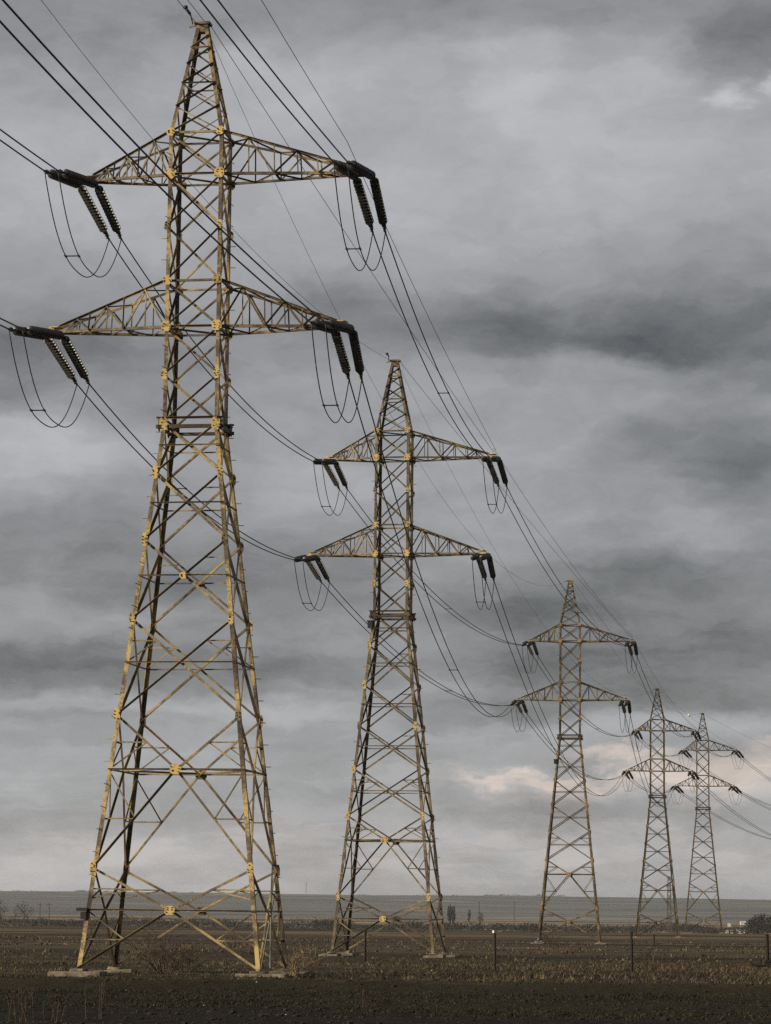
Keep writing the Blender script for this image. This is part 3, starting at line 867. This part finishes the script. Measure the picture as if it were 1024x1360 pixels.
far_tree(643, 1350, 6.5, 3.0, 'small broad tree left of the middle pylon', 130, False)
far_tree(1003, 640, 4.0, 4.2, 'dark dense tree left part of the grove at the right edge', 700, False)
far_tree(1014, 630, 4.8, 6.0, 'dark dense tree middle part of the grove at the right edge', 700, False)
far_tree(1030, 620, 4.4, 6.0, 'dark dense tree at the right end of the grove', 700, False)

b = MB()                         # a broken fringe of trees on the hill crest
for _ in range(120):
    u = R.uniform(-60, 1090); x = (u - 512) / F * 4660; k = n2(u, 0, .02, 77)
    if R.random() > .45 + .9 * k: continue
    top = 33 + 4.0 * n2(x, 0, .0021, 3) + 1.8 * n2(x, 4660, .006, 4) - x * .0012 - 3.7
    crown(b, (x, 4660, top + 1.0), R.uniform(3, 14), R.uniform(.8, 2.0) * (1 + .6 * k), 34, .9)
o = b.build('crest_treeline', M['far_leaf']); set_props(o, kind='stuff')

b = MB()                         # far hedges and woods that read as one dark line
for _ in range(330):
    u = R.uniform(-80, 1110); k = n2(u, 0, .013, 40)
    d = R.uniform(760, 1150); x = (u - 512) / F * d; z = base_h(d)
    h = max(1.1, (1.9 + 2.4 * k + R.uniform(-.6, .9)))
    crown(b, (x, d, z + h * .45), R.uniform(3, 8), h * .55, 110, .30)
o = b.build('far_treeline', M['far_leaf']); set_props(o, kind='stuff')

def house(u, d, w, h, label, roof, rh=.45, v_=None, zoff=0):
    x = (u - 512) / F * d; z = base_h(d) + zoff
    if v_: z = px(u, v_, d)[1]
    h *= .5; w *= .8
    root = empty('house', (x, d, z), R.uniform(-.3, .3)); set_props(root, label, 'house', 'far village houses')
    b = MB(); b.box((0, 0, h / 2 - .2), w, w * .8, h + .4); b.build('wall', M['white'], root)
    b = MB(); a = w * .56; c = w * .46; e = .02
    b.add([(-a, -c, h + e), (a, -c, h + e), (a, c, h + e), (-a, c, h + e), (-a, 0, h + w * rh), (a, 0, h + w * rh)], [(0, 1, 5, 4), (2, 3, 4, 5), (0, 4, 3), (1, 2, 5), (3, 2, 1, 0)])
    b.build('roof', roof, root)
    for sx in (-.25, .25):
        b = MB(); b.box((sx * w, -w * .4 - .01, h * .55), w * .14, .06, h * .3); b.build('window', M['glass'], root)
house(668, 400, .85, .5, 'small white hut with a red roof beside the white capped post', M['roof'], .3, 1240)
house(967, 900, 1.2, 1.6, 'leftmost small white house of the lower village row at right', M['roof_grey'], .2, 1239)
house(974, 900, 1.4, 1.2, 'second white house of the lower village row at right', M['roof_grey'], .5, 1239)
house(983, 900, 2.0, 1.2, 'third white house of the lower village row at right', M['roof_grey'], .4, 1239)
house(989, 900, 2.0, 1.1, 'rightmost white house of the lower village row', M['roof_grey'], .3, 1239)
house(988, 1500, 3.2, 1.6, 'bright white house standing highest in the village at right', M['white'], .25, 1227)
house(970, 1500, 1.8, 1.4, 'tiny white house above the lower village row at right', M['white'], .3, 1229)
house(933, 1500, 2.2, 1.2, 'white house seen through the legs of the rightmost pylon', M['roof_grey'], .3, 1231)
house(938, 1500, 1.8, 1.1, 'second white house seen through legs of the rightmost pylon', M['roof'], .3, 1231)
house(1004, 1500, 2.2, 1.0, 'pale house just left of the dark grove at right', M['roof_grey'], .3, 1228)
house(615, 1500, 2.2, 1.0, 'pale house below the thin poplar', M['roof_grey'], .3, 1233)
house(632, 1500, 1.8, 1.0, 'pale house right of the thin poplar', M['roof_grey'], .3, 1233)
house(655, 1500, 2.0, 1.0, 'pale house above the white capped post', M['roof_grey'], .3, 1234)

def mast(u, vtop, vbot, d, label, w):
    x, zt = px(u, vtop, d); _, zb = px(u, vbot, d)
    root = empty('lattice_mast', (x, d, zb)); set_props(root, label, 'mast'); h = zt - zb
    b = MB()
    for sx in (-1, 1):
        for sy in (-1, 1): b.beam((sx * w, sy * w, 0), (sx * w * .45, sy * w * .45, h), w * .22, w * .22)
    b.build('leg', M['mast'], root)
    b = MB(); n = int(h / (w * 3)) + 2
    for k in range(n):
        z0 = h * k / n; z1 = h * (k + 1) / n; a = w * (1 - .55 * k / n)
        for sy in (-1, 1):
            b.beam((-a, sy * a, z0), (a, sy * a, z1), w * .12, w * .12); b.beam((a, sy * a, z0 + .01), (-a, sy * a, z1 + .01), w * .12, w * .12)
    b.build('bracing', M['mast'], root)
mast(891, 1164, 1242, 420, 'thin grey lattice mast seen through the legs of the fourth pylon', .34)
mast(413, 1171, 1187, 4300, 'tiny thin mast on the hill crest right of nearest pylon', .9)
for k, (u, d) in enumerate(((63, 640), (75, 640), (687, 1400), (641, 1400))):
    x = (u - 512) / F * d; z = ground_h(x, d); h = 5.5 if d < 1000 else 11
    b = MB(); b.tube([(0, 0, -.3), (0, 0, h)], .10 if d < 1000 else .2, 6, .07 if d < 1000 else .14); b.beam((-.7, 0, h - .5), (.7, 0, h - .5), .1, .1)
    o = b.build('utility_pole', M['twig']); o.location = (x, d, z)
    set_props(o, ('left thin pole on the far field left of nearest pylon', 'right thin pole on the far field left of nearest pylon', 'thin pole in the distance left of the middle pylon', 'thin pole in the distance beside the lone poplar')[k], 'pole', 'far utility poles')

# ------------------------------------------------------------------ haze
b = MB(); b.box((0, 3200, 17.), 14000, 7400, 56.)
m = bpy.data.materials.new('haze'); m.use_nodes = True; nt = m.node_tree; nt.nodes.clear()
pv = nd(nt, 'ShaderNodeVolumePrincipled'); ou = nd(nt, 'ShaderNodeOutputMaterial')
pv.inputs['Color'].default_value = (.80, .87, .96, 1); pv.inputs['Density'].default_value = .75e-4; pv.inputs['Anisotropy'].default_value = .15
nt.links.new(pv.outputs[0], ou.inputs['Volume'])
o = b.build('haze', m); set_props(o, kind='stuff')

# ------------------------------------------------------------------ sky and sun
SUN_DIR = V((-.86, -.40, .34)).normalized()          # towards the sun
elev = math.asin(SUN_DIR.z); azim = math.atan2(SUN_DIR.x, SUN_DIR.y)
w = bpy.data.worlds.new('World'); scene.world = w; w.use_nodes = True
nt = w.node_tree; nt.nodes.clear()
out = nd(nt, 'ShaderNodeOutputWorld'); bg = nd(nt, 'ShaderNodeBackground'); bg.inputs['Strength'].default_value = .1
nt.links.new(bg.outputs[0], out.inputs[0])
sky = nd(nt, 'ShaderNodeTexSky', sky_type='NISHITA'); sky.sun_disc = False; sky.sun_elevation = elev; sky.sun_rotation = azim
gen = nd(nt, 'ShaderNodeTexCoord').outputs['Generated']
sp = nd(nt, 'ShaderNodeSeparateXYZ'); nt.links.new(gen, sp.inputs[0])
az = mth(nt, 'ARCTAN2', sp.outputs[0], sp.outputs[1]); el = mth(nt, 'ARCSINE', sp.outputs[2])
cx = nd(nt, 'ShaderNodeCombineXYZ')
nt.links.new(mth(nt, 'MULTIPLY', az, F / 100), cx.inputs[0]); nt.links.new(mth(nt, 'MULTIPLY', el, F / 100), cx.inputs[1])
P0 = cx.outputs[0]                                   # direction on the sky, in units of 1.46 degrees
def vnoise(vec, scale, detail, rough, sc):
    mp = nd(nt, 'ShaderNodeMapping'); mp.inputs['Scale'].default_value = sc; nt.links.new(vec, mp.inputs[0])
    n = nd(nt, 'ShaderNodeTexNoise'); n.inputs['Scale'].default_value = scale; n.inputs['Detail'].default_value = detail; n.inputs['Roughness'].default_value = rough
    nt.links.new(mp.outputs[0], n.inputs[0]); return n
def vop(op, a, b_=None):
    n = nd(nt, 'ShaderNodeVectorMath', operation=op)
    for i, v in enumerate((a, b_)):
        if v is None: continue
        if isinstance(v, tuple): n.inputs[i].default_value = v
        else: nt.links.new(v, n.inputs[i])
    return n.outputs['Value' if op == 'DOT_PRODUCT' else 'Vector']
w1 = vop('MULTIPLY', vop('SUBTRACT', vnoise(P0, .55, 4, .6, (.6, 1, 1)).outputs['Color'], (.5, .5, .5)), (1.5, .62, 0))
w2 = vop('MULTIPLY', vop('SUBTRACT', vnoise(P0, 2.0, 8, .66, (.5, 1, 1)).outputs['Color'], (.5, .5, .5)), (1.1, .55, 0))
PW = vop('ADD', vop('ADD', P0, w1), w2)
BLOBS = [  # photo x, y, half widths, brightness of the cloud masses
    (90, 60, 190, 80, -.055), (560, 20, 260, 40, -.06), (340, 130, 90, 50, .065), (685, 110, 50, 55, .065), (850, 85, 80, 35, .050), (600, 240, 190, 90, .035),
    (985, 65, 95, 50, -.11), (957, 142, 20, 14, .12), (1018, 122, 14, 16, .12), (1000, 165, 60, 14, -.04), (860, 230, 130, 60, .020), (1000, 300, 90, 70, -.030),
    (60, 300, 130, 70, .035), (90, 490, 170, 46, -.075), (430, 400, 70, 36, -.060), (440, 270, 90, 60, .030), (250, 400, 90, 50, .03),
    (670, 450, 130, 46, -.062), (985, 455, 140, 55, -.085), (840, 425, 190, 50, -.055), (800, 488, 140, 12, .055), (790, 522, 170, 28, .045), (960, 595, 130, 40, -.085), (1015, 650, 55, 50, -.07),
    (700, 590, 130, 30, .03), (940, 690, 70, 22, .045), (900, 778, 190, 46, -.095), (700, 812, 90, 26, -.06), (930, 860, 180, 40, -.07), (620, 870, 120, 40, -.03), (770, 890, 120, 30, -.05),
    (40, 610, 75, 44, .085), (160, 600, 80, 30, .055), (400, 640, 80, 34, .06), (150, 755, 240, 50, -.075), (420, 760, 110, 40, -.03), (110, 690, 130, 18, -.04), (90, 815, 160, 16, .03),
    (120, 893, 200, 36, -.085), (420, 880, 100, 24, -.045), (130, 948, 210, 12, .060), (200, 985, 200, 26, .025), (60, 965, 120, 7, -.03), (430, 950, 110, 12, .04),
    (630, 948, 100, 17, -.075), (905, 962, 160, 14, .075), (900, 930, 180, 16, -.05), (750, 1012, 60, 10, -.05), (860, 1078, 220, 16, -.050), (90, 1090, 160, 22, -.045), (620, 1075, 130, 16, -.03), (600, 1000, 120, 12, -.025)]
PINK = [(830, 998, 70, 9, .85), (700, 1030, 95, 9, .75), (800, 1036, 110, 9, .7), (970, 1024, 110, 20, .95), (850, 1052, 180, 15, .45), (1000, 990, 60, 10, .7), (420, 1140, 700, 45, .30)]
def field(lst, PW=None, gain=1.):
    PW = PW or globals()['PW']
    acc = None
    for (u, v_, su, sv, amp) in lst:
        c = ((u - 512) / 100, (1213 - v_) / 100, 0)
        dv = vop('MULTIPLY', vop('SUBTRACT', PW, c), (100 / su * .8, 100 / sv * .8, 0))
        e = mth(nt, 'POWER', .3679, mth(nt, 'POWER', vop('DOT_PRODUCT', dv, dv), 1.45)); amp = amp * gain
        acc = mth(nt, 'MULTIPLY', e, amp) if acc is None else mth(nt, 'MULTIPLY_ADD', e, amp, acc)
    return acc
blob = field(BLOBS, None, 1.38); pinkf = field(PINK, vop('ADD', P0, vop('ADD', w2, vop('SCALE', w2))))
spw = nd(nt, 'ShaderNodeSeparateXYZ'); nt.links.new(PW, spw.inputs[0])
ELV = mth(nt, 'DIVIDE', spw.outputs[1], 40., clamp=True)       # 0 at the horizon, 1 at 58 degrees up
def g(v): return (v, v, v)
prof = ramp(nt, ELV, [(0, g(.39)), (.02, g(.405)), (.05, g(.365)), (.075, g(.305)), (.10, g(.305)), (.15, g(.33)), (.19, g(.29)), (.24, g(.395)), (.275, g(.395)), (.303, g(.32)), (.37, g(.34)), (.60, g(.20)), (1, g(.16))])  # overhead sky out of frame set dark, added to cut fill light
n1 = vnoise(PW, .55, 7, .60, (.42, 1, 1)).outputs['Fac']; n3 = vnoise(PW, 1.9, 6, .62, (.5, 1, 1)).outputs['Fac']; n5 = vnoise(P0, 2.2, 6, .65, (.33, 1.1, 1)).outputs['Fac']; n4 = vnoise(vop('ADD', P0, w2), .9, 7, .62, (.20, 1.5, 1)).outputs['Fac']
pink = mth(nt, 'MULTIPLY', pinkf, mth(nt, 'MULTIPLY_ADD', mth(nt, 'SUBTRACT', n5, .42), 5., .35, clamp=True), clamp=True)
lowm = mth(nt, 'SUBTRACT', 1., mth(nt, 'DIVIDE', spw.outputs[1], 9., clamp=True))
n1s = ramp(nt, n1, [(.38, g(0)), (.48, g(.3)), (.52, g(.72)), (.64, g(1))]); n4s = ramp(nt, n4, [(.38, g(0)), (.48, g(.3)), (.52, g(.7)), (.64, g(1))])
dens = mth(nt, 'MULTIPLY_ADD', mth(nt, 'SUBTRACT', n1s, .5), .06, mth(nt, 'MULTIPLY', mth(nt, 'SUBTRACT', n3, .5), .19))
dens = mth(nt, 'MULTIPLY_ADD', mth(nt, 'MULTIPLY', mth(nt, 'SUBTRACT', n4s, .5), lowm), .095, dens)
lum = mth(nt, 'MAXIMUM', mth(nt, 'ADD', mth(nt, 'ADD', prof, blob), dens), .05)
# made-up dimming of the unseen sky beside and behind, to cut fill light
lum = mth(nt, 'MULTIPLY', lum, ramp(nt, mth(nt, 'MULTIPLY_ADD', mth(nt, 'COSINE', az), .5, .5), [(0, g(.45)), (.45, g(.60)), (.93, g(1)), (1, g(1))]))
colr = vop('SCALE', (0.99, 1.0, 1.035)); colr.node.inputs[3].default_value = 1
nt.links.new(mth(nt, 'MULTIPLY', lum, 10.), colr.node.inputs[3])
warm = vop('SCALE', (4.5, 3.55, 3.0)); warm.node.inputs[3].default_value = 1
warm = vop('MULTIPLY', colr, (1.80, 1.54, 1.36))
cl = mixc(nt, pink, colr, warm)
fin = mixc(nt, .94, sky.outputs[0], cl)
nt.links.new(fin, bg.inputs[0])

sl = bpy.data.lights.new('sun', 'SUN'); sl.energy = 5.0; sl.angle = rad(8); sl.color = (1, .86, .66)
so = bpy.data.objects.new('sun', sl); COL.objects.link(so); so.rotation_euler = SUN_DIR.to_track_quat('Z', 'Y').to_euler()

# ------------------------------------------------------------------ camera
cam = bpy.data.cameras.new('camera'); co = bpy.data.objects.new('camera', cam); COL.objects.link(co)
cam.sensor_fit = 'HORIZONTAL'; cam.sensor_width = 24; cam.lens = 24 * F / 1024; cam.clip_end = 30000; cam.clip_start = .1
p = rad(7.7375); r = rad(.6211)
fw = V((0, math.cos(p), math.sin(p))); rt = V((1, 0, 0)); up = rt.cross(fw)
r2 = rt * math.cos(r) - up * -math.sin(r) * -1; u2 = up * math.cos(r) + rt * math.sin(r) * -1
r2 = rt * math.cos(r) + up * math.sin(r); u2 = up * math.cos(r) - rt * math.sin(r)
co.matrix_world = Matrix((( r2.x, u2.x, -fw.x, 0), (r2.y, u2.y, -fw.y, 0), (r2.z, u2.z, -fw.z, CZ), (0, 0, 0, 1)))
scene.camera = co

scene.view_settings.view_transform = 'Standard'; scene.view_settings.look = 'None'; scene.view_settings.exposure = 0; scene.view_settings.gamma = 1
scene.render.engine = 'CYCLES'
scene.cycles.max_bounces = 6; scene.cycles.diffuse_bounces = 2; scene.cycles.glossy_bounces = 2; scene.cycles.volume_bounces = 1
scene.cycles.use_denoising = False
